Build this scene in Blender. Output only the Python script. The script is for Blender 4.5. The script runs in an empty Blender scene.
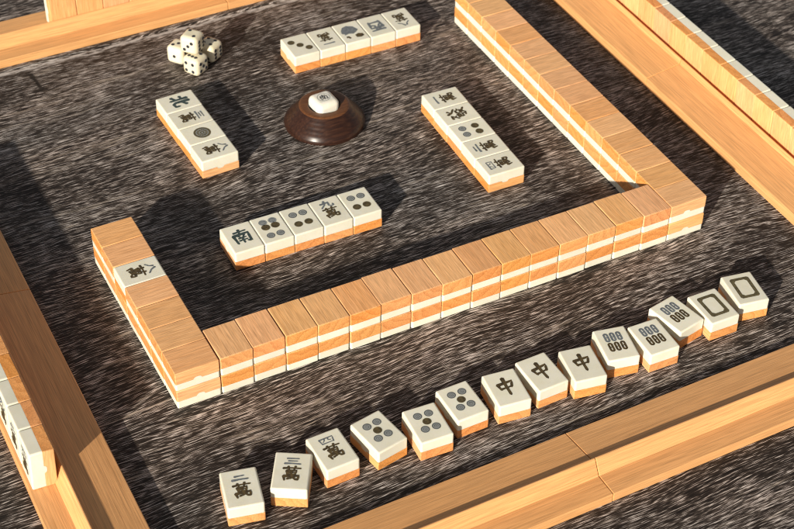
import bpy, bmesh, math, random
from mathutils import Matrix, Vector

rnd = random.Random(11)
U = 0.02                      # one tile width in metres; everything below is laid out in tile widths
W, L, T = 1.0, 1.3216, 0.685  # tile width, length, thickness

S = bpy.context.scene
COL = S.collection

# ------------------------------------------------------------------ node helpers
def new_mat(name):
    m = bpy.data.materials.new(name); m.use_nodes = True
    nt = m.node_tree
    return m, nt, nt.nodes['Principled BSDF']

class N:
    def __init__(s, nt): s.nt = nt
    def add(s, t, **kw):
        n = s.nt.nodes.new(t)
        for k, v in kw.items(): setattr(n, k, v)
        return n
    def link(s, a, b): s.nt.links.new(a, b)
    def math(s, op, a, b=None, clamp=False):
        n = s.add('ShaderNodeMath', operation=op, use_clamp=clamp)
        for i, v in enumerate((a, b)):
            if v is None: continue
            if isinstance(v, (int, float)): n.inputs[i].default_value = v
            else: s.link(v, n.inputs[i])
        return n.outputs[0]
    def vmul(s, v, k):
        n = s.add('ShaderNodeVectorMath', operation='MULTIPLY'); s.link(v, n.inputs[0]); n.inputs[1].default_value = k
        return n.outputs[0]
    def vadd(s, v, w):
        n = s.add('ShaderNodeVectorMath', operation='ADD'); s.link(v, n.inputs[0])
        if isinstance(w, tuple): n.inputs[1].default_value = w
        else: s.link(w, n.inputs[1])
        return n.outputs[0]
    def noise(s, v, scale, detail=4, rough=0.55, dist=0.0):
        n = s.add('ShaderNodeTexNoise'); s.link(v, n.inputs['Vector'])
        n.inputs['Scale'].default_value = scale; n.inputs['Detail'].default_value = detail
        n.inputs['Roughness'].default_value = rough; n.inputs['Distortion'].default_value = dist
        return n.outputs['Fac']
    def ramp(s, f, stops, interp='LINEAR'):
        n = s.add('ShaderNodeValToRGB'); s.link(f, n.inputs[0]); n.color_ramp.interpolation = interp
        e = n.color_ramp.elements
        while len(e) < len(stops): e.new(0.5)
        for el, (p, c) in zip(e, stops):
            el.position = p; el.color = (*c, 1) if len(c) == 3 else c
        return n.outputs['Color']
    def mix(s, f, a, b, mode='MIX'):
        n = s.add('ShaderNodeMix', data_type='RGBA', blend_type=mode)
        if isinstance(f, (int, float)): n.inputs[0].default_value = f
        else: s.link(f, n.inputs[0])
        for i, v in ((6, a), (7, b)):
            if isinstance(v, tuple): n.inputs[i].default_value = (*v, 1)
            else: s.link(v, n.inputs[i])
        return n.outputs[2]

def g3(v): return (v, v, v)

def wood_material(name, axis, light, dark, ring_freq, contrast, rough=0.42, var=1.0):
    """axis: local axis the grain runs along (0 x, 1 y). Rings round an axis that is different in every object."""
    m, nt, b = new_mat(name); n = N(nt)
    tc = n.add('ShaderNodeTexCoord'); oi = n.add('ShaderNodeObjectInfo')
    P = n.vmul(tc.outputs['Object'], g3(1 / U))
    R = oi.outputs['Random']
    r2 = n.math('FRACT', n.math('MULTIPLY', R, 17.31))
    r3 = n.math('FRACT', n.math('MULTIPLY', R, 91.7))
    off = n.add('ShaderNodeCombineXYZ')
    for i, r in enumerate((R, r2, r3)): n.link(n.math('MULTIPLY', r, 60.0), off.inputs[i])
    long = (0.05, 1, 1) if axis == 0 else (1, 0.10, 1)
    Q = n.vadd(n.vmul(P, long), off.outputs[0])
    warp = n.noise(Q, 1.3, 2, 0.5)
    sep = n.add('ShaderNodeSeparateXYZ'); n.link(P, sep.inputs[0])
    cross = sep.outputs[1] if axis == 0 else sep.outputs[0]
    cx = n.math('ADD', cross, n.math('MULTIPLY', n.math('SUBTRACT', r2, 0.5), 4.5))
    cz = n.math('ADD', sep.outputs[2], n.math('ADD', n.math('MULTIPLY', r3, 2.2), 0.5))
    d = n.math('SQRT', n.math('ADD', n.math('MULTIPLY', cx, cx), n.math('MULTIPLY', cz, cz)))
    d = n.math('ADD', n.math('MULTIPLY', d, ring_freq), n.math('MULTIPLY', warp, 2.6))
    saw = n.math('FRACT', d)
    ring = n.math('POWER', saw, 2.2)
    # fine pores stretched along the grain
    fl = (0.015, 1, 1) if axis == 0 else (1, 0.03, 1)
    F = n.vadd(n.vmul(P, fl), off.outputs[0])
    fine = n.noise(F, 26.0, 3, 0.6)
    pore = n.noise(n.vmul(F, (1.0, 1.0, 1.0)), 60.0, 2, 0.5)
    fl2 = (0.03, 1, 1) if axis == 0 else (1, 0.07, 1)
    fleck = n.noise(n.vadd(n.vmul(P, fl2), off.outputs[0]), 24.0, 2, 0.6)
    base = n.ramp(fine, [(0.3, dark), (0.7, light)])
    # end grain soaks up more finish: darker, redder, with plainer rings
    sn = n.add('ShaderNodeSeparateXYZ'); n.link(tc.outputs['Normal'], sn.inputs[0])
    en = n.math('POWER', n.math('ABSOLUTE', sn.outputs[axis]), 3.0, True)
    cf = n.math('ADD', n.math('MULTIPLY', en, contrast * 1.35), contrast * 0.30)
    c = n.mix(n.math('MULTIPLY', ring, cf, True), base, tuple(x * k for x, k in zip(dark, (0.72, 0.62, 0.52))))
    sp = n.ramp(pore, [(0.33, g3(0.74)), (0.48, g3(1.0))])
    c = n.mix(0.75, c, sp, 'MULTIPLY')
    fk = n.ramp(fleck, [(0.36, g3(0.80)), (0.62, g3(1.10))])
    c = n.mix(0.8, c, fk, 'MULTIPLY')
    c = n.mix(en, c, (0.96, 0.79, 0.59), 'MULTIPLY')
    blot = n.noise(Q, 0.45, 2, 0.5)
    c = n.mix(0.6 * var, c, n.ramp(blot, [(0.35, (0.86, 0.80, 0.74)), (0.65, (1.06, 1.04, 1.02))]), 'MULTIPLY')
    hs = n.add('ShaderNodeHueSaturation'); n.link(c, hs.inputs['Color'])
    n.link(n.math('ADD', n.math('MULTIPLY', r2, var * 0.016), 0.5 - var * 0.008), hs.inputs['Hue'])
    n.link(n.math('ADD', n.math('MULTIPLY', r3, var * 0.16), 1.0 - var * 0.08), hs.inputs['Saturation'])
    n.link(n.math('ADD', n.math('MULTIPLY', R, var * 0.24), 1.0 - var * 0.12), hs.inputs['Value'])
    n.link(hs.outputs[0], b.inputs['Base Color'])
    b.inputs['Roughness'].default_value = rough
    b.inputs['Specular IOR Level'].default_value = 0.35
    bp = n.add('ShaderNodeBump'); bp.inputs['Strength'].default_value = 0.25; bp.inputs['Distance'].default_value = 0.03 * U
    n.link(n.math('ADD', n.math('MULTIPLY', fine, 0.6), n.math('MULTIPLY', pore, 0.5)), bp.inputs['Height'])
    n.link(bp.outputs[0], b.inputs['Normal'])
    return m

def ivory_material(name, col, rough=0.35):
    m, nt, b = new_mat(name); n = N(nt)
    tc = n.add('ShaderNodeTexCoord'); oi = n.add('ShaderNodeObjectInfo')
    P = n.vmul(tc.outputs['Object'], g3(1 / U))
    off = n.add('ShaderNodeCombineXYZ'); n.link(n.math('MULTIPLY', oi.outputs['Random'], 50.0), off.inputs[0])
    Q = n.vadd(P, off.outputs[0])
    bl = n.noise(Q, 1.6, 4, 0.6)
    c = n.ramp(bl, [(0.3, tuple(x * k for x, k in zip(col, (0.93, 0.92, 0.86)))), (0.7, col)])
    sp = n.noise(Q, 30.0, 3, 0.6)
    c = n.mix(0.5, c, n.ramp(sp, [(0.25, (0.82, 0.80, 0.74)), (0.40, g3(1.0))]), 'MULTIPLY')
    hs = n.add('ShaderNodeHueSaturation'); n.link(c, hs.inputs['Color'])
    n.link(n.math('ADD', n.math('MULTIPLY', oi.outputs['Random'], 0.10), 0.92), hs.inputs['Value'])
    n.link(hs.outputs[0], b.inputs['Base Color'])
    b.inputs['Roughness'].default_value = rough
    b.inputs['Subsurface Weight'].default_value = 0.35
    b.inputs['Subsurface Radius'].default_value = (1.0, 0.8, 0.5)
    b.inputs['Subsurface Scale'].default_value = 0.10 * U
    bp = n.add('ShaderNodeBump'); bp.inputs['Strength'].default_value = 0.08; bp.inputs['Distance'].default_value = 0.02 * U
    n.link(n.noise(Q, 9.0, 3, 0.6), bp.inputs['Height']); n.link(bp.outputs[0], b.inputs['Normal'])
    return m

def ink_material(name, a, c2):
    m, nt, b = new_mat(name); n = N(nt)
    tc = n.add('ShaderNodeTexCoord')
    P = n.vmul(tc.outputs['Object'], g3(1 / U))
    n.link(n.ramp(n.noise(P, 14.0, 3, 0.6), [(0.35, a), (0.65, c2)]), b.inputs['Base Color'])
    b.inputs['Roughness'].default_value = 0.55
    return m

def table_material():
    m, nt, b = new_mat('weathered_dark_wood'); n = N(nt)
    tc = n.add('ShaderNodeTexCoord')
    P = n.vmul(tc.outputs['Object'], g3(1 / U))
    rot = n.add('ShaderNodeVectorRotate', rotation_type='Z_AXIS'); n.link(P, rot.inputs['Vector']); rot.inputs['Angle'].default_value = math.radians(-2.0)
    P = rot.outputs[0]
    # the grain wanders a little from the straight
    w = n.noise(n.vmul(P, (0.07, 0.16, 1)), 1.0, 2, 0.5)
    w2 = n.noise(n.vmul(P, (0.6, 1.6, 1)), 1.0, 2, 0.5)
    cmb = n.add('ShaderNodeCombineXYZ')
    n.link(n.math('ADD', n.math('MULTIPLY', n.math('SUBTRACT', w, 0.5), 1.9), n.math('MULTIPLY', n.math('SUBTRACT', w2, 0.5), 0.10)), cmb.inputs[1])
    G = n.vadd(P, cmb.outputs[0])
    s1 = n.noise(n.vmul(G, (1.5, 27.0, 1)), 1.0, 2, 0.5)          # short pale streaks
    s2 = n.noise(n.vmul(G, (0.25, 13.0, 1)), 1.3, 2, 0.55)            # longer ones
    s3 = n.noise(n.vmul(G, (2.8, 48.0, 1)), 1.0, 2, 0.6)            # fibres
    patch = n.noise(n.vmul(G, (0.20, 0.5, 1)), 1.0, 3, 0.6)
    v = n.math('ADD', n.math('MULTIPLY', s1, 0.44), n.math('MULTIPLY', s2, 0.12))
    v = n.math('ADD', v, n.math('MULTIPLY', s3, 0.44))
    v = n.math('ADD', v, n.math('MULTIPLY', n.math('SUBTRACT', patch, 0.5), 0.13))
    groove = n.ramp(n.noise(n.vmul(G, (0.22, 11.0, 1)), 1.0, 2, 0.5), [(0.30, g3(0.55)), (0.42, g3(1.0))])
    col = n.ramp(v, [(0.42, (0.008, 0.0056, 0.0046)), (0.500, (0.025, 0.0180, 0.0140)), (0.534, (0.095, 0.074, 0.062)), (0.562, (0.32, 0.280, 0.254)), (0.612, (0.62, 0.565, 0.53))])
    col = n.mix(1.0, col, groove, 'MULTIPLY')
    # a few long pale fibres
    lf = n.noise(n.vmul(G, (0.05, 3.0, 1)), 1.0, 2, 0.5)
    lm = n.ramp(lf, [(0.493, g3(0)), (0.5, g3(1)), (0.507, g3(0))])
    gate = n.ramp(n.noise(n.vmul(P, (0.2, 0.5, 1)), 1.0, 1), [(0.42, g3(0)), (0.52, g3(0.8))])
    col = n.mix(n.math('MULTIPLY', lm, gate), col, (0.40, 0.34, 0.28))
    tint = n.noise(n.vmul(P, (0.12, 0.3, 1)), 1.0, 2)
    col = n.mix(0.6, col, n.ramp(tint, [(0.35, (0.94, 0.98, 1.02)), (0.65, (1.10, 0.98, 0.90))]), 'MULTIPLY')
    # worn pale edge along one board, and a short crack across the grain
    sp = n.add('ShaderNodeSeparateXYZ'); n.link(tc.outputs['Object'], sp.inputs[0])
    X = n.math('MULTIPLY', sp.outputs[0], 1 / U); Y = n.math('MULTIPLY', sp.outputs[1], 1 / U)
    wob = n.noise(n.vmul(P, (0.8, 0.8, 1)), 1.0, 4, 0.65)
    dy = n.math('ABSOLUTE', n.math('ADD', n.math('SUBTRACT', Y, 18.07), n.math('MULTIPLY', n.math('SUBTRACT', wob, 0.5), 0.35)))
    worn = n.math('MULTIPLY', n.ramp(dy, [(0.05, g3(1)), (0.17, g3(0))]), n.ramp(n.noise(n.vmul(P, (2.5, 9.0, 1)), 1.0, 3, 0.6), [(0.40, g3(0)), (0.52, g3(0.8))]))
    col = n.mix(worn, col, (0.50, 0.47, 0.45))
    cx = n.math('ABSOLUTE', n.math('ADD', n.math('ADD', X, 0.02), n.math('MULTIPLY', n.math('SUBTRACT', n.noise(n.vmul(P, (1, 1.6, 1)), 1.0, 3), 0.5), 0.7)))
    cy = n.math('ABSOLUTE', n.math('SUBTRACT', Y, 17.15))
    crack = n.math('MULTIPLY', n.ramp(cx, [(0.05, g3(1)), (0.11, g3(0))]), n.ramp(cy, [(0.45, g3(1)), (0.75, g3(0))]))
    col = n.mix(n.math('MULTIPLY', crack, 0.9), col, (0.006, 0.005, 0.004))
    n.link(col, b.inputs['Base Color'])
    b.inputs['Roughness'].default_value = 0.62
    b.inputs['Specular IOR Level'].default_value = 0.3
    bp = n.add('ShaderNodeBump'); bp.inputs['Strength'].default_value = 0.28; bp.inputs['Distance'].default_value = 0.012 * U
    n.link(v, bp.inputs['Height']); n.link(bp.outputs[0], b.inputs['Normal'])
    return m

M = {}
M['tile_wood'] = wood_material('tile_wood', 1, (0.87, 0.485, 0.228), (0.77, 0.388, 0.156), 3.4, 0.34, 0.42, 0.5)
M['rack_wood'] = wood_material('rack_wood', 0, (0.76, 0.400, 0.165), (0.69, 0.345, 0.130), 1.6, 0.14, 0.34, 0.10)
M['ivory'] = ivory_material('ivory', (0.78, 0.75, 0.64))
M['dice_ivory'] = ivory_material('dice_ivory', (0.78, 0.71, 0.54), 0.3)
M['wind_ivory'] = ivory_material('wind_ivory', (0.80, 0.77, 0.70), 0.3)
M['ink_dark'] = ink_material('dark_brown_ink', (0.032, 0.021, 0.008), (0.100, 0.066, 0.021))
M['ink_blue'] = ink_material('slate_blue_ink', (0.10, 0.112, 0.122), (0.17, 0.185, 0.195))
M['ink_slate'] = ink_material('slate_grey_ink', (0.085, 0.09, 0.09), (0.13, 0.135, 0.13))
M['ink_grey'] = ink_material('grey_ink', (0.20, 0.215, 0.21), (0.28, 0.29, 0.28))
M['ink_teal'] = ink_material('dark_teal_ink', (0.020, 0.035, 0.035), (0.05, 0.075, 0.07))
M['ink_olive'] = ink_material('olive_ink', (0.06, 0.047, 0.020), (0.125, 0.10, 0.045))
M['pip'] = ink_material('black_paint', (0.010, 0.012, 0.02), (0.02, 0.022, 0.03))
M['table'] = table_material()

def rosewood():
    m, nt, b = new_mat('dark_rosewood'); n = N(nt)
    tc = n.add('ShaderNodeTexCoord'); P = n.vmul(tc.outputs['Object'], g3(1 / U))
    f = n.noise(n.vmul(P, (0.5, 12.0, 12.0)), 1.2, 3, 0.6, 0.2)
    c = n.ramp(f, [(0.32, (0.018, 0.008, 0.006)), (0.55, (0.032, 0.013, 0.008)), (0.74, (0.055, 0.024, 0.014))])
    n.link(c, b.inputs['Base Color'])
    b.inputs['Roughness'].default_value = 0.30
    b.inputs['Specular IOR Level'].default_value = 0.28
    sep = n.add('ShaderNodeSeparateXYZ'); n.link(P, sep.inputs[0])
    rr = n.math('SQRT', n.math('ADD', n.math('MULTIPLY', sep.outputs[0], sep.outputs[0]), n.math('MULTIPLY', sep.outputs[1], sep.outputs[1])))
    bp = n.add('ShaderNodeBump'); bp.inputs['Strength'].default_value = 0.12; bp.inputs['Distance'].default_value = 0.01 * U
    n.link(n.math('SINE', n.math('MULTIPLY', rr, 60.0)), bp.inputs['Height']); n.link(bp.outputs[0], b.inputs['Normal'])
    return m
M['rosewood'] = rosewood()
M['rosewood_top'] = wood_material('rosewood_brown', 0, (0.15, 0.062, 0.024), (0.09, 0.034, 0.014), 2.0, 0.3, 0.4, 0.2)  # paler, browner tone for the topmost faces of the die holder

# ------------------------------------------------------------------ object helpers
def link_mesh(name, me, parent=None, mats=None):
    o = bpy.data.objects.new(name, me); COL.objects.link(o)
    if parent: o.parent = parent
    return o

def to_mesh(name, bm, mat, smooth_angle=None, flat_area=0.12):
    bmesh.ops.scale(bm, vec=(U, U, U), verts=bm.verts)
    bmesh.ops.recalc_face_normals(bm, faces=bm.faces)
    me = bpy.data.meshes.new(name); bm.to_mesh(me); bm.free()
    for m in (mat if isinstance(mat, (list, tuple)) else [mat]): me.materials.append(m)
    if smooth_angle is not None:
        me.polygons.foreach_set('use_smooth', [True] * len(me.polygons))
        me.set_sharp_from_angle(angle=math.radians(smooth_angle))
        for p in me.polygons:            # broad flat faces stay flat, only the rounded edges shade smoothly
            if p.area > flat_area * U * U: p.use_smooth = False
    return me

def empty(name, label, cat, loc, rz=0.0, group=None):
    o = bpy.data.objects.new(name, None); COL.objects.link(o)
    o.empty_display_size = 0.01
    o.location = Vector(loc) * U; o.rotation_euler = (0, 0, rz)
    o['label'] = label; o['category'] = cat
    if group: o['group'] = group
    return o

def prism(profile, x0, x1):
    """profile in (y, z), extruded along x."""
    bm = bmesh.new()
    a = [bm.verts.new((x0, y, z)) for y, z in profile]
    c = [bm.verts.new((x1, y, z)) for y, z in profile]
    k = len(profile)
    bm.faces.new(a[::-1]); bm.faces.new(c)
    for i in range(k): bm.faces.new((a[i], a[(i + 1) % k], c[(i + 1) % k], c[i]))
    bmesh.ops.recalc_face_normals(bm, faces=bm.faces)
    return bm

def bevel_where(bm, test, off, seg):
    es = [e for e in bm.edges if test(e.verts[0].co, e.verts[1].co)]
    if es: bmesh.ops.bevel(bm, geom=es, offset=off, segments=seg, profile=0.5, affect='EDGES', clamp_overlap=True)

# ------------------------------------------------------------------ mahjong tile meshes (lying face up, base at z = 0)
EPS = 1e-4
ww, ll = W - 0.010, L
def vert_corner(p, q): return abs(abs(p.x) - ww / 2) < EPS and abs(abs(p.y) - ll / 2) < EPS and abs(q.x - p.x) < EPS and abs(q.y - p.y) < EPS
a_, b_, d_ = 0.135, 0.095, 0.075
def white_mesh(H1, dv):
    h = H1 + 0.001
    pr = [(-ll / 2, h), (-a_ + dv, h), (-b_ + dv, h - d_ * .8), (-b_ * .5 + dv, h - d_), (b_ * .6 + dv, h - d_), (b_ + dv, h - d_ * .7), (a_ + dv, h), (ll / 2, h), (ll / 2, T), (-ll / 2, T)]
    bm = prism(pr, -ww / 2, ww / 2)
    bevel_where(bm, vert_corner, 0.05, 3)
    bevel_where(bm, lambda p, q: abs(p.z - T) < EPS and abs(q.z - T) < EPS, 0.095, 5)
    return to_mesh('tile_face', bm, M['ivory'], 40)
def wood_mesh(H1, dv):
    h = H1 - 0.001
    e = 0.003
    pr = [(-ll / 2, 0), (ll / 2, 0), (ll / 2, h), (a_ + e + dv, h), (b_ + e + dv, h - d_ * .7), (b_ * .6 + dv, h - d_ - e), (-b_ * .5 + dv, h - d_ - e), (-b_ - e + dv, h - d_ * .8), (-a_ - e + dv, h), (-ll / 2, h)]
    bm = prism(pr, -ww / 2, ww / 2)
    bevel_where(bm, vert_corner, 0.028, 2)
    bevel_where(bm, lambda p, q: p.z < EPS and q.z < EPS, 0.028, 2)
    return to_mesh('tile_back', bm, M['tile_wood'], 40)
SPLIT = {h: (white_mesh(h * T, d), wood_mesh(h * T, d)) for h, d in ((0.46, 0.0), (0.50, 0.06), (0.58, -0.05), (0.60, 0.03), (0.62, 0.0))}

# ------------------------------------------------------------------ brush writing
GLYPH = {  # strokes on a 100 x 100 square, y downwards: (points, half width)
 '一': [([(6, 54), (50, 48), (94, 50)], 11)],
 '二': [([(22, 24), (76, 20)], 9), ([(4, 80), (50, 76), (96, 80)], 11)],
 '三': [([(16, 14), (84, 11)], 7.5), ([(24, 50), (76, 47)], 7), ([(4, 88), (50, 84), (96, 88)], 8.5)],
 '四': [([(8, 18), (14, 88)], 6), ([(6, 18), (92, 14), (86, 86)], 6.5), ([(14, 84), (86, 82)], 5.5), ([(38, 18), (36, 42), (24, 62)], 5.5), ([(60, 18), (60, 48), (74, 56)], 5.5)],
 '八': [([(38, 18), (30, 56), (6, 90)], 8), ([(54, 10), (68, 52), (96, 86)], 9)],
 '九': [([(8, 40), (68, 32), (64, 72), (76, 88), (96, 82), (94, 64)], 8), ([(42, 6), (36, 56), (6, 94)], 8)],
 '萬': [([(8, 18), (50, 14), (94, 15)], 5), ([(32, 4), (37, 27)], 5), ([(68, 2), (62, 26)], 5), ([(26, 34), (31, 62)], 5), ([(25, 35), (75, 31), (68, 60)], 5.5),
        ([(31, 47), (68, 45)], 4), ([(31, 60), (68, 58)], 4.5), ([(50, 32), (50, 86)], 5), ([(14, 72), (20, 98)], 5.5), ([(12, 73), (88, 67), (84, 94), (70, 90)], 6), ([(32, 90), (66, 80)], 4.5), ([(60, 76), (72, 92)], 5)],
 '中': [([(14, 34), (22, 64)], 6), ([(12, 36), (88, 27), (76, 58)], 6.5), ([(20, 62), (78, 56)], 5), ([(50, 3), (51, 60), (53, 98)], 7)],
 '南': [([(18, 20), (84, 15)], 5.5), ([(50, 3), (47, 34)], 6), ([(10, 38), (16, 96)], 6.5), ([(9, 40), (90, 34), (88, 94), (74, 88)], 7), ([(34, 46), (41, 57)], 5), ([(66, 43), (58, 56)], 5), ([(30, 64), (70, 61)], 4.5), ([(28, 80), (72, 77)], 4.5), ([(50, 60), (50, 97)], 5)],
 '北': [([(32, 8), (34, 94)], 8), ([(6, 40), (32, 36)], 7), ([(4, 84), (34, 66)], 7.5), ([(58, 6), (58, 74), (68, 90), (96, 86), (95, 68)], 8), ([(90, 26), (58, 48)], 7.5)],
 '西': [([(8, 14), (92, 9)], 7), ([(12, 36), (18, 92)], 7.5), ([(11, 37), (90, 33), (84, 90)], 8), ([(18, 86), (84, 84)], 7), ([(40, 12), (36, 50), (26, 64)], 6.5), ([(60, 12), (60, 54), (78, 60)], 6.5)],
 '發': [([(10, 16), (42, 14), (8, 46)], 5.5), ([(22, 28), (34, 40)], 4.5), ([(58, 4), (66, 26), (96, 46)], 6), ([(86, 8), (70, 22)], 5), ([(16, 54), (46, 50), (42, 64), (20, 66), (20, 78), (46, 76), (42, 96), (30, 92)], 5), ([(58, 52), (54, 66)], 4.5), ([(58, 52), (80, 50), (80, 64), (94, 64)], 4.5), ([(54, 74), (84, 72), (50, 98)], 5), ([(60, 76), (94, 98)], 6)],
}
def stroke(bm, pts, hw, z, sx, sy, ox, oy):
    """one brush stroke as a flat strip: thick where the brush lands, thinner as it lifts."""
    P = [Vector(((x - 50) / 100 * sx + ox, (50 - y) / 100 * sy + oy)) for x, y in pts]
    k = min(sx, sy) if min(sx, sy) > 0.3 else 0.5 * (sx + sy) * 0.75
    hw = hw / 100 * k * 1.22
    Q = [P[0]]
    for p, q in zip(P, P[1:]):
        for t in (0.34, 0.67, 1.0): Q.append(p.lerp(q, t))
    n = len(Q); lft, rgt = [], []
    for i, p in enumerate(Q):
        d = (Q[min(i + 1, n - 1)] - Q[max(i - 1, 0)]).normalized(); nn = Vector((-d.y, d.x))
        t = i / (n - 1); w = hw * (1.12 - 0.42 * t + 0.10 * math.cos(6.28 * t))
        lft.append(p + nn * w); rgt.append(p - nn * w)
    d0 = (Q[0] - Q[1]).normalized() * hw * 0.8; d1 = (Q[-1] - Q[-2]).normalized() * hw * 1.0
    def V(p): return bm.verts.new((p.x, p.y, z))
    a = [V(p) for p in lft]; c = [V(p) for p in rgt]
    for i in range(n - 1): bm.faces.new((a[i], c[i], c[i + 1], a[i + 1]))
    e0, e1 = V(Q[0] + d0), V(Q[-1] + d1)
    bm.faces.new((e0, c[0], a[0])); bm.faces.new((e1, a[-1], c[-1]))

Z0 = T + 0.004
def disc(bm, x, y, r0, r1, z, seg=28, mi=0):
    o = [bm.verts.new((x + r1 * math.cos(6.2832 * i / seg), y + r1 * math.sin(6.2832 * i / seg), z)) for i in range(seg)]
    if r0 <= 0: f = [bm.faces.new(o)]
    else:
        q = [bm.verts.new((x + r0 * math.cos(6.2832 * i / seg), y + r0 * math.sin(6.2832 * i / seg), z)) for i in range(seg)]
        f = [bm.faces.new((q[i], o[i], o[(i + 1) % seg], q[(i + 1) % seg])) for i in range(seg)]
    for ff in f: ff.material_index = mi

MARKCACHE = {}
def cached(key, fn):
    if key not in MARKCACHE: MARKCACHE[key] = fn()
    return MARKCACHE[key]

def glyph_mesh(ch, ink, sx, sy, oy, ox=0.0, z=Z0):
    def mk():
        bm = bmesh.new()
        for i, (pts, hw) in enumerate(GLYPH[ch]): stroke(bm, pts, hw, z + i * 0.0008, sx, sy, ox, oy)
        return to_mesh('brush_character', bm, M[ink])
    return cached((ch, ink, sx, sy, oy, z), mk)

def dot_mesh(x, y, r, inks):
    def mk():
        bm = bmesh.new()
        disc(bm, x, y, 0, r, Z0, mi=1)
        disc(bm, x, y, r * 0.74, r * 1.0, Z0 + 0.001, mi=0)
        disc(bm, x, y, r * 0.34, r * 0.50, Z0 + 0.001, mi=0)
        disc(bm, x, y, 0, r * 0.16, Z0 + 0.0015, mi=0)
        return to_mesh('round_dot', bm, [M[inks[0]], M[inks[1]]])
    return cached(('dot', x, y, r, inks), mk)

def big_dot_mesh():
    def mk():
        bm = bmesh.new(); r = 0.29
        disc(bm, 0, 0, 0, r, Z0, 40, 0)
        disc(bm, 0, 0, r * 0.64, r * 0.74, Z0 + 0.001, 40, 1)
        disc(bm, 0, 0, r * 0.28, r * 0.38, Z0 + 0.001, 40, 1)
        disc(bm, 0, 0, 0, r * 0.12, Z0 + 0.001, 20, 1)
        for i in range(12):
            a = 6.2832 * i / 12
            disc(bm, r * 0.53 * math.cos(a), r * 0.53 * math.sin(a), 0, r * 0.055, Z0 + 0.001, 8, 1)
        return to_mesh('round_dot', bm, [M['ink_olive'], M['ink_grey']])
    return cached('bigdot', mk)

def stick_mesh(x, y, ink):
    def mk():
        bm = bmesh.new(); r, h = 0.080, 0.37
        def ring(r1, r0, z, mi):
            o, q = [], []
            for i in range(24):
                a = 6.2832 * i / 24 + 0.001; s = (h / 2 - r) * (1 if math.sin(a) > 0 else -1)
                o.append((x + r1 * math.cos(a), y + r1 * math.sin(a) + s, z)); q.append((x + r0 * math.cos(a), y + r0 * math.sin(a) + s, z))
            o = [bm.verts.new(p) for p in o]; q = [bm.verts.new(p) for p in q]
            for i in range(24):
                f = bm.faces.new((q[i], o[i], o[(i + 1) % 24], q[(i + 1) % 24])); f.material_index = mi
        ring(r, r * 0.20, Z0, 0)
        v = [bm.verts.new((x + sx * r * 0.75, y + sy * 0.014, Z0 + 0.0012)) for sx, sy in ((-1, -1), (1, -1), (1, 1), (-1, 1))]
        bm.faces.new(v)
        return to_mesh('bamboo_stick', bm, [M[ink], M['ink_grey']])
    return cached(('stick', x, y, ink), mk)

def frame_mesh():
    def mk():
        bm = bmesh.new()
        def rr(hx, hy, c, z):
            pts = [(hx, hy - c), (hx - c, hy), (-hx + c, hy), (-hx, hy - c), (-hx, -hy + c), (-hx + c, -hy), (hx - c, -hy), (hx, -hy + c)]
            return [bm.verts.new((x, y + 0.02, z)) for x, y in pts]
        o, q = rr(0.31, 0.44, 0.05, Z0), rr(0.205, 0.335, 0.07, Z0)
        for i in range(8): bm.faces.new((q[i], o[i], o[(i + 1) % 8], q[(i + 1) % 8]))
        return to_mesh('rectangular_frame', bm, M['ink_olive'])
    return cached('frame', mk)

def bird_meshes():
    def mk():
        bm = bmesh.new()
        def blob(pts, z):
            bm.faces.new([bm.verts.new((x, y, z)) for x, y in pts])
        blob([(-.30, -.05), (-.20, -.30), (.02, -.42), (.20, -.36), (.33, -.16), (.24, .02), (.30, .14), (.12, .08), (-.04, .14), (-.18, .06)], Z0)
        blob([(.10, -.02), (.22, .10), (.34, .02), (.36, -.10), (.24, -.12)], Z0 + .001)
        return to_mesh('bird_body', bm, M['ink_blue'])
    def mk2():
        bm = bmesh.new()
        bm.faces.new([bm.verts.new((x, y, Z0 + .002)) for x, y in [(-.34, .24), (-.20, .18), (-.06, .24), (-.06, .40), (-.22, .44), (-.36, .38)]])
        bm.faces.new([bm.verts.new((x, y, Z0 + .002)) for x, y in [(.18, .24), (.28, .22), (.30, .34), (.24, .32), (.22, .40), (.14, .38)]])
        return to_mesh('bird_crest', bm, M['ink_dark'])
    return cached('bird', mk), cached('bird2', mk2)

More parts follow.
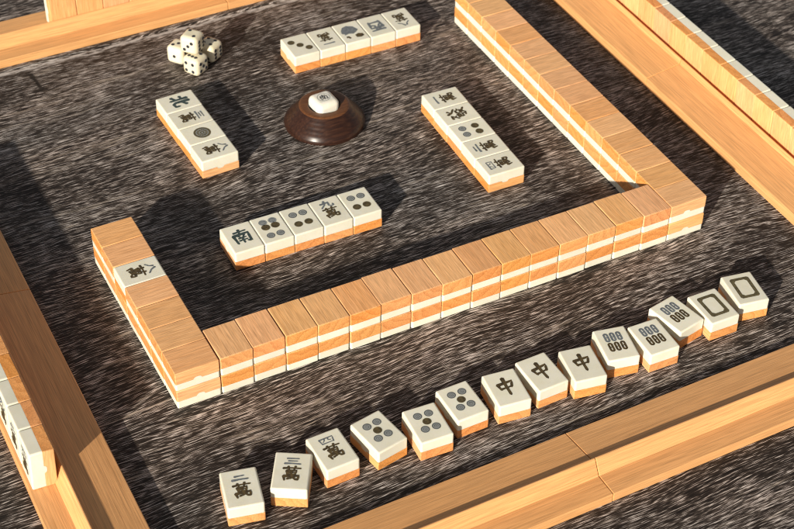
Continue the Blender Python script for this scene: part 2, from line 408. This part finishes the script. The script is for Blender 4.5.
GR, BR = ('ink_slate', 'ink_grey'), ('ink_olive', 'ink_dark')
def markings(kind):
    """list of (name, mesh) engraved on the face of a tile of this kind"""
    out = []
    if kind and kind[0] == '萬':
        num = kind[1]
        nh = {'一': 0.20, '二': 0.22, '三': 0.25, '四': 0.26, '八': 0.30, '九': 0.36}[num]
        out.append(('numeral', glyph_mesh(num, 'ink_blue', 0.46, nh, 0.34)))
        out.append(('character', glyph_mesh('萬', 'ink_dark', 0.54, 0.52, -0.09)))
    elif kind in ('中', '發', '南', '北', '西'):
        ink = {'中': 'ink_dark', '發': 'ink_dark', '南': 'ink_teal', '北': 'ink_teal', '西': 'ink_blue'}[kind]
        out.append(('character', glyph_mesh(kind, ink, 0.60, 0.68, 0.04)))
    elif kind == 'frame': out.append(('frame', frame_mesh()))
    elif kind == 'bamboo6':
        for y, ink in ((0.25, 'ink_blue'), (-0.15, 'ink_dark')):
            for x in (-0.19, 0.0, 0.19): out.append(('bamboo_stick', stick_mesh(x, y + 0.02, ink)))
    elif kind == 'dot5':
        for x in (-0.165, 0.165):
            for y in (0.27, -0.25): out.append(('dot', dot_mesh(x, y + 0.04, 0.125, GR)))
        out.append(('dot', dot_mesh(0.0, 0.045, 0.125, BR)))
    elif kind == 'dot4':
        for x in (-0.17, 0.17):
            out.append(('dot', dot_mesh(x, 0.27, 0.135, GR))); out.append(('dot', dot_mesh(x, -0.20, 0.135, BR)))
    elif kind == 'dot6':
        for x in (-0.16, 0.16):
            out.append(('dot', dot_mesh(x, 0.34, 0.135, ('ink_grey', 'ink_blue')))); out.append(('dot', dot_mesh(x, 0.09, 0.14, BR))); out.append(('dot', dot_mesh(x, -0.33, 0.13, GR)))
    elif kind == 'dot3':
        for x, y in ((-0.24, 0.26), (0.0, 0.0), (0.24, -0.26)): out.append(('dot', dot_mesh(x, y, 0.13, BR)))
    elif kind == 'dot1': out.append(('dot', big_dot_mesh()))
    elif kind == 'bird':
        a, b = bird_meshes(); out += [('bird_body', a), ('bird_crest', b)]
    return out

LIE_UP = Matrix.Identity(4)
LIE_DOWN = Matrix.Translation((0, 0, T * U)) @ Matrix.Rotation(math.pi, 4, 'Y')
# standing on its lower short edge, face towards -y
STAND = Matrix.Translation((0, T / 2 * U, L / 2 * U)) @ Matrix.Rotation(math.pi / 2, 4, 'X')

def tile(label, loc, rz, kind=None, pose=LIE_UP, group=None, tilt=None):
    t = empty('mahjong_tile', label, 'mahjong tile', loc, rz, group)
    if tilt: t.rotation_euler = (tilt, 0, rz)
    wh, wd_ = SPLIT[rnd.choice((0.46, 0.46, 0.50) if pose is not LIE_DOWN else (0.58, 0.60, 0.60, 0.62))]
    bk = link_mesh('wooden_back', wd_, t); bk.matrix_local = pose
    fc = link_mesh('ivory_face', wh, t); fc.matrix_local = pose
    for nm, me in markings(kind): link_mesh(nm, me, fc)
    return t

ORD = ['first', 'second', 'third', 'fourth', 'fifth', 'sixth', 'seventh', 'eighth', 'ninth', 'tenth', 'eleventh', 'twelfth', 'thirteenth', 'fourteenth', 'fifteenth']
def j(a): return rnd.uniform(-a, a)

# ------------------------------------------------------------------ table
bm = bmesh.new()
def sheet(x0, x1, y0, y1, th=0.9):
    r = bmesh.ops.create_cube(bm, size=1.0)
    for v in r['verts']:
        v.co = Vector((x0 + (v.co.x + .5) * (x1 - x0), y0 + (v.co.y + .5) * (y1 - y0), (v.co.z - .5) * th))
SEAM = 18.22
edges = [-52, -28.4, SEAM, 44.0, 70]
for a, c in zip(edges, edges[1:]): sheet(-60, 80, a + 0.035, c - 0.035)
bevel_where(bm, lambda p, q: abs(p.z) < EPS and abs(q.z) < EPS, 0.05, 2)
tb = link_mesh('table_top', to_mesh('table_top', bm, M['table']))
tb['kind'] = 'structure'; tb['label'] = 'dark weathered wooden table top with pale streaked grain'
bm = bmesh.new(); sheet(-60, 80, -52, 70, 0.4)
bmesh.ops.translate(bm, vec=(0, 0, -0.95), verts=bm.verts)
ub = link_mesh('table_underside', to_mesh('table_underside', bm, M['table'])); ub['kind'] = 'structure'

# ------------------------------------------------------------------ the wall of face-down tiles
WG = 'two-high wall of face-down tiles'
def wall_stack(x, y, rz, where, kind=None, rot_face=0.0, gx=0.0):
    for k in range(2):
        lay = ('lower', 'upper')[k]
        if k == 1 and kind:
            tile('face-up character tile with 八萬 set in the left arm of the tile wall', (x, y, k * T), rot_face, kind)
            continue
        lab = f'{lay} wood-backed face-down tile, {where}'
        tile(lab, (x + j(0.003) + rnd.choice((-1, 1)) * gx, y + j(0.016 if gx else 0.003) + (0 if gx else rnd.choice((-1, 1)) * 0.006), k * (T + 0.0015)), rz + j(0.004), None, LIE_DOWN, WG)

for i in range(15):          # front row: tiles point away from the camera
    wall_stack(0.5 + i * 1.0027 + 0.012, L / 2 + j(0.02), j(0.004) + (math.pi if rnd.random() < .5 else 0),
               f'{ORD[i]} from the left in the front row', gx=0.0035)
for i in range(7):           # left arm, nearest first
    fu = i == 4
    wall_stack(-L / 2 - 0.015, 0.5 + i * 1.0 - 0.02, -math.pi / 2 + (0 if fu else (math.pi if rnd.random() < .5 else 0)),
               f'{ORD[i]} from the near corner in the left arm', '萬八' if fu else None, -math.pi / 2)
for i in range(14):          # right arm
    wall_stack(15.055 + L / 2 + 0.01 + i * 0.0, 0.5 + i * 1.003 - 0.008, -math.pi / 2 + (math.pi if rnd.random() < .5 else 0),
               f'{ORD[i]} from the near corner in the right arm')

# ------------------------------------------------------------------ loose tiles
hand = [('a', -1.076, -4.034, -12.8, '萬二', 'face-up 二萬 tile at the left end of the loose front hand'),
        ('b', 0.331, -4.085, -30.5, '萬三', 'face-up 三萬 tile turned askew beside the 二萬 tile in the front hand'),
        ('c', 1.633, -3.855, 1.3, '萬四', 'face-up 四萬 tile with a slate numeral in the loose front hand'),
        ('d', 3.031, -3.831, 10.0, 'dot5', 'five-dot tile turned to the left, right after the 四萬 tile'),
        ('e', 4.374, -4.135, -3.4, 'dot5', 'five-dot tile in the middle of the three five-dot tiles'),
        ('f', 5.614, -3.822, 0.5, 'dot5', 'five-dot tile next to the first 中 tile in the front hand'),
        ('g', 6.974, -3.922, -6.7, '中', 'first 中 tile, next to a five-dot tile'),
        ('h', 8.178, -3.818, 1.4, '中', 'middle one of the three 中 tiles in the front hand'),
        ('i', 9.392, -4.051, -9.5, '中', 'third 中 tile, next to the bamboo-stick tiles'),
        ('j', 10.683, -3.778, -11.5, 'bamboo6', 'six-bamboo tile next to the last 中 tile'),
        ('k', 11.809, -4.023, -1.9, 'bamboo6', 'six-bamboo tile in the middle of three, set nearest the viewer'),
        ('l', 12.955, -3.503, 11.2, 'bamboo6', 'six-bamboo tile turned askew against the empty-frame tile'),
        ('m', 14.13, -3.70, -1.2, 'frame', 'tile with an empty dark frame touching a six-bamboo tile'),
        ('n', 15.431, -3.47, -9.7, 'frame', 'tile with an empty dark frame at the right end of the front hand')]
for _, x, y, a, kind, lab in hand:
    tile(lab, (x, y, 0), math.radians(a), kind, LIE_UP, 'loose front hand of face-up tiles')

def bar(cx, cy, ang, axis, up, kinds, labels, group):
    """tiles laid side by side: axis = unit direction from the first tile to the last, up = rotation of each tile"""
    n = len(kinds); ca, sa = math.cos(ang), math.sin(ang)
    for i, (k, lab) in enumerate(zip(kinds, labels)):
        s = (i - (n - 1) / 2) * 0.998
        dx, dy = axis[0] * s, axis[1] * s
        ox, oy = (j(0.012), j(0.012))
        tile(lab, (cx + ca * dx - sa * dy + ox * abs(axis[1]), cy + sa * dx + ca * dy + oy * abs(axis[0]), 0), ang + up + j(0.006), k, LIE_UP, group)
bar(3.81, 11.39, math.radians(1.2), (0, -1), -math.pi / 2, ['北', '萬三', 'dot1', '萬八'],
    ['dark teal 北 tile at the far end of the left block of four', '三萬 tile second in the left block of four', 'single large dot tile in the left block of four', '八萬 tile at the near end of the left block of four'],
    'left block of four discards')
bar(10.90, 14.19, math.radians(-0.8), (1, 0), math.pi, ['dot3', '萬一', 'bird', '西', '萬八'],
    ['three-dot tile at the left end of the far block of five', 'upside-down 一萬 tile in the far block of five', 'blue bird tile in the middle of the far block of five', 'blue 西 tile in the far block of five', 'upside-down 八萬 tile at the right end of the far block of five'],
    'far block of five discards')
bar(11.95, 7.08, math.radians(-1.6), (0, -1), math.pi / 2, ['萬一', '發', 'dot4', '萬二', '萬四'],
    ['一萬 tile at the far end of the right block of five', '發 tile second in the right block of five', 'four-dot tile in the middle of the right block of five', '二萬 tile next to last in the right block of five', '四萬 tile at the near end of the right block of five'],
    'right block of five discards')
bar(4.90, 5.325, math.radians(-0.9), (1, 0), 0.0, ['南', 'dot6', 'dot4', '萬九', 'dot4'],
    ['dark blue 南 tile at the left end of the near block of five', 'six-dot tile between the 南 tile and a four-dot tile', 'four-dot tile in the middle of the near block of five', '九萬 tile in the near block of five', 'four-dot tile at the right end of the near block of five'],
    'near block of five discards')

# ------------------------------------------------------------------ racks
# local frame: x along the rack, y = 0 is the players edge with the ledge, y = 2.4 the edge of the flat board
PROFILE = [(0, 0), (2.4, 0), (2.4, 0.36), (1.0, 0.36), (1.0, 0.75), (0.95, 0.75), (0.70, 0.30), (0, 0.30)]
SLOPED = [(0, 0), (2.4, 0), (2.4, 0.36), (1.04, 0.56), (1.0, 0.75), (0.95, 0.75), (0.70, 0.30), (0, 0.30)]
def rack(label, loc, rz, half, profile=SLOPED):
    t = empty('tile_rack', label, 'tile rack', loc, rz, 'wooden tile racks around the table')
    for s in (-1, 1):
        x0, x1 = (-half, -0.006) if s < 0 else (0.006, half)
        bm = prism(profile, x0, x1)
        bevel_where(bm, lambda p, q: (p.z > 0.2 or q.z > 0.2) and not (p.y < 1.05 and q.y < 1.05 and .3 < p.z < .6 and .3 < q.z < .6 and p.y > .9) and not (abs(p.y - .70) < EPS and abs(q.y - .70) < EPS), 0.022, 2)
        o = link_mesh('rack_section', to_mesh('rack_section', bm, M['rack_wood'], 40), t)
    return t
def place(rx, ry, rz, x, y):
    c, s = math.cos(rz), math.sin(rz); return rx + c * x - s * y, ry + s * x + c * y
def rack_tiles(rx, ry, rz, xs, y0, z, tilt, face_out, kinds, lab):
    for i, x in enumerate(xs):
        px, py = place(rx, ry, rz, x, y0 + j(0.007))
        tile(lab(i), (px, py, z), rz + (0 if face_out else math.pi) + j(0.006), kinds[i % len(kinds)] if kinds else None, STAND, 'tiles standing in the racks', tilt)

# near rack, empty
rack('empty wooden tile rack in front of the loose hand', (7.75, -8.30, 0), math.radians(0.7), 9.6)
# far rack, ledge towards the camera, tiles standing behind its ridge
FX, FY, FR = 7.9, 18.50, math.radians(0.2)
rack('wooden tile rack along the far side of the table', (FX, FY, 0), FR, 10.4, PROFILE)
rack_tiles(FX, FY, FR, [1.94 - FX + i * 1.0 for i in range(13)], 1.01 + T / 2, 0.361, 0.0, False, None,
           lambda i: f'wood-backed tile standing in the far rack, {ORD[i]} from its left end')
# left rack, ledge on the left
LX, LY, LR = -5.98, 6.3, math.radians(-90.3)
rack('wooden tile rack on the left side holding a shaded row of tiles', (LX, LY, 0), LR, 12.4)
rack_tiles(LX, LY, LR, [7.70 - 0.5 - i * 1.003 for i in range(13)], 0.09 + T / 2, 0.301, math.radians(-2.5), True, ['萬四', '萬二', '萬九', '北', '萬三'],
           lambda i: f'white-faced character tile standing in the left rack, {ORD[i]} from its near end')
# right rack, ledge on the right
RX, RY, RR = 21.55, 7.4, math.radians(90.0)
rack('wooden tile rack on the right side with tile backs showing', (RX, RY, 0), RR, 10.4)
rack_tiles(RX, RY, RR, [-6.9 + 0.5 + i * 1.003 for i in range(13)], 0.07 + T / 2, 0.301, math.radians(-2.5), True, ['萬二', 'dot5', '南'],
           lambda i: f'wood-backed tile standing in the right rack, {ORD[i]} from its near end')

# ------------------------------------------------------------------ dice
DS = 0.70
def die_mesh():
    bm = bmesh.new(); r = bmesh.ops.create_cube(bm, size=DS)
    bmesh.ops.bevel(bm, geom=list(bm.edges), offset=0.17, segments=6, profile=0.5, affect='EDGES')
    bmesh.ops.translate(bm, vec=(0, 0, DS / 2), verts=bm.verts)
    return to_mesh('die_body', bm, M['dice_ivory'], 180)
DIE_ME = die_mesh()
def pip_mesh():
    bm = bmesh.new(); bmesh.ops.create_cone(bm, cap_ends=True, segments=16, radius1=0.066, radius2=0.060, depth=0.012)
    bmesh.ops.translate(bm, vec=(0, 0, 0.002), verts=bm.verts)
    return to_mesh('die_pip', bm, M['pip'])
PIP_ME = pip_mesh()
q = 0.145
PIPS = {1: [(0, 0)], 2: [(-q, -q), (q, q)], 3: [(-q, q), (0, 0), (q, -q)], 4: [(-q, -q), (q, q), (-q, q), (q, -q)],
        5: [(-q, -q), (q, q), (-q, q), (q, -q), (0, 0)], 6: [(-q, -q), (-q, 0), (-q, q), (q, -q), (q, 0), (q, q)]}
def die(label, x, y, z, deg, left, right, top):
    """left / right: values of the local -x and -y faces"""
    t = empty('game_die', label, 'die', (x, y, z), math.radians(deg), 'pile of dotted dice')
    bd = link_mesh('die_body', DIE_ME, t)
    h = DS / 2
    C0 = Matrix.Translation((0, 0, h * U))
    faces = [(top, Matrix.Identity(4)), (7 - top, Matrix.Rotation(math.pi, 4, 'X')),
             (left, Matrix.Rotation(-math.pi / 2, 4, 'Y')), (7 - left, Matrix.Rotation(math.pi / 2, 4, 'Y')),
             (right, Matrix.Rotation(math.pi / 2, 4, 'X')), (7 - right, Matrix.Rotation(-math.pi / 2, 4, 'X'))]
    for v, rot in faces:
        for px, py in PIPS[v]:
            p = link_mesh('pip', PIP_ME, bd); p.matrix_local = C0 @ rot @ Matrix.Translation((px * U, py * U, h * U))
    return t
die('cream die showing four, at the front of the dice pile', 5.32, 15.27, 0, 30, 4, 5, 6)
die('cream die showing one, at the left of the dice pile', 5.06, 16.19, 0, 38, 1, 5, 3)
die('cream die at the right of the dice pile beside the long shadow', 6.10, 15.83, 0, 32, 2, 6, 4)
die('cream die resting on top of the dice pile', 5.37, 15.57, DS + 0.001, 41, 3, 6, 2)

# ------------------------------------------------------------------ wind indicator
def lathe(name, prof, mat, seg=72, smooth=45):
    bm = bmesh.new(); rings = []
    for r, z in prof:
        if r < 1e-6: rings.append([bm.verts.new((0, 0, z))])
        else: rings.append([bm.verts.new((r * math.cos(6.283185 * i / seg), r * math.sin(6.283185 * i / seg), z)) for i in range(seg)])
    for A, B in zip(rings, rings[1:]):
        for i in range(seg):
            k = (i + 1) % seg
            vs = [A[i % len(A)], A[k % len(A)], B[k % len(B)], B[i % len(B)]]
            u = []
            for v in vs:
                if v not in u: u.append(v)
            if len(u) >= 3: bm.faces.new(u)
    return to_mesh(name, bm, mat, smooth, 1e9)
DX, DY = 8.11, 10.48
dish = link_mesh('die_holder', lathe('die_holder', [(0, 0), (1.33, 0), (1.38, .03), (1.395, .09), (1.37, .17), (1.30, .27), (1.21, .37), (1.11, .48), (1.01, .59), (.92, .69), (.87, .745), (.83, .775), (.78, .785), (.56, .765), (.535, .74), (.53, .40), (0, .38)], [M['rosewood'], M['rosewood_top']], 96, 35))
for p in dish.data.polygons:
    if p.center.z > 0.755 * U: p.material_index = 1
dish.location = Vector((DX, DY, 0)) * U
dish['label'] = 'round dark rosewood holder standing between the discard blocks'; dish['category'] = 'die holder'
wd = empty('wind_die', 'white rounded die marked 南 resting in the dark wooden holder', 'wind die', (DX - 0.03, DY - 0.02, 0.385), math.radians(4))
ws = 0.74
def wind_body():
    bm = bmesh.new(); bmesh.ops.create_cube(bm, size=1.0)
    bmesh.ops.scale(bm, vec=(0.86, 0.86, 0.68), verts=bm.verts)
    bmesh.ops.bevel(bm, geom=list(bm.edges), offset=0.20, segments=7, profile=0.5, affect='EDGES')
    bmesh.ops.translate(bm, vec=(0, 0, 0.34), verts=bm.verts)
    return to_mesh('wind_die_body', bm, M['wind_ivory'], 180)
wb = link_mesh('die_body', wind_body(), wd)
def wind_glyph():
    bm = bmesh.new()
    for i, (pts, hw) in enumerate(GLYPH['南']): stroke(bm, pts, hw, 0.683 + i * 0.0006, 0.30, 0.30, 0, 0)
    return to_mesh('brush_character', bm, M['pip'])
link_mesh('character', wind_glyph(), wb)
bm = bmesh.new(); disc(bm, 0, 0, 0.205, 0.225, 0.682)
link_mesh('engraved_ring', to_mesh('engraved_ring', bm, M['ink_grey']), wb)

# ------------------------------------------------------------------ light
SUN_AZ, SUN_EL = math.radians(36.0), math.radians(20.5)   # direction the light travels (from +x towards +y), height above the table
world = bpy.data.worlds.new('World'); S.world = world; world.use_nodes = True
nt = world.node_tree; bg = nt.nodes['Background']
sky = nt.nodes.new('ShaderNodeTexSky'); sky.sky_type = 'NISHITA'; sky.sun_disc = False
to_sun = Vector((-math.cos(SUN_AZ) * math.cos(SUN_EL), -math.sin(SUN_AZ) * math.cos(SUN_EL), math.sin(SUN_EL)))
sky.sun_elevation = SUN_EL
sky.sun_rotation = math.atan2(to_sun.x, to_sun.y)
hsv = nt.nodes.new('ShaderNodeHueSaturation'); hsv.inputs['Saturation'].default_value = 0.22
nt.links.new(sky.outputs[0], hsv.inputs['Color']); nt.links.new(hsv.outputs[0], bg.inputs[0]); bg.inputs[1].default_value = 0.058
sl = bpy.data.lights.new('Sun', 'SUN'); sl.energy = 5.0; sl.angle = math.radians(1.3); sl.color = (1.0, 0.92, 0.79)
so = bpy.data.objects.new('Sun', sl); COL.objects.link(so)
so.rotation_euler = to_sun.to_track_quat('Z', 'Y').to_euler(); so.location = to_sun * 2

# ------------------------------------------------------------------ camera
RM = ((0.891088, -0.453713, 0.010331), (-0.290942, -0.588581, -0.754271), (0.348304, 0.669116, -0.656482))
cam = bpy.data.cameras.new('Camera'); co = bpy.data.objects.new('Camera', cam); COL.objects.link(co)
r, d, f = (Vector(v) for v in RM)
m = Matrix(((r.x, -d.x, -f.x), (r.y, -d.y, -f.y), (r.z, -d.z, -f.z))).to_4x4()
m.translation = Vector((-10.91979, -31.57835, 33.70845)) * U
co.matrix_world = m
cam.sensor_width = 36.0; cam.sensor_fit = 'HORIZONTAL'; cam.lens = 75.4274
cam.clip_start = 0.02; cam.clip_end = 50.0
cam.dof.use_dof = True
cam.dof.focus_distance = (Vector((7.0, -1.8, 0.7)) * U - m.translation).dot(f)
cam.dof.aperture_fstop = 22.0
S.camera = co

S.cycles.filter_width = 1.1
S.view_settings.view_transform = 'Standard'; S.view_settings.look = 'None'
S.view_settings.exposure = 0.46; S.view_settings.gamma = 1.0; S.view_settings.use_curve_mapping = False
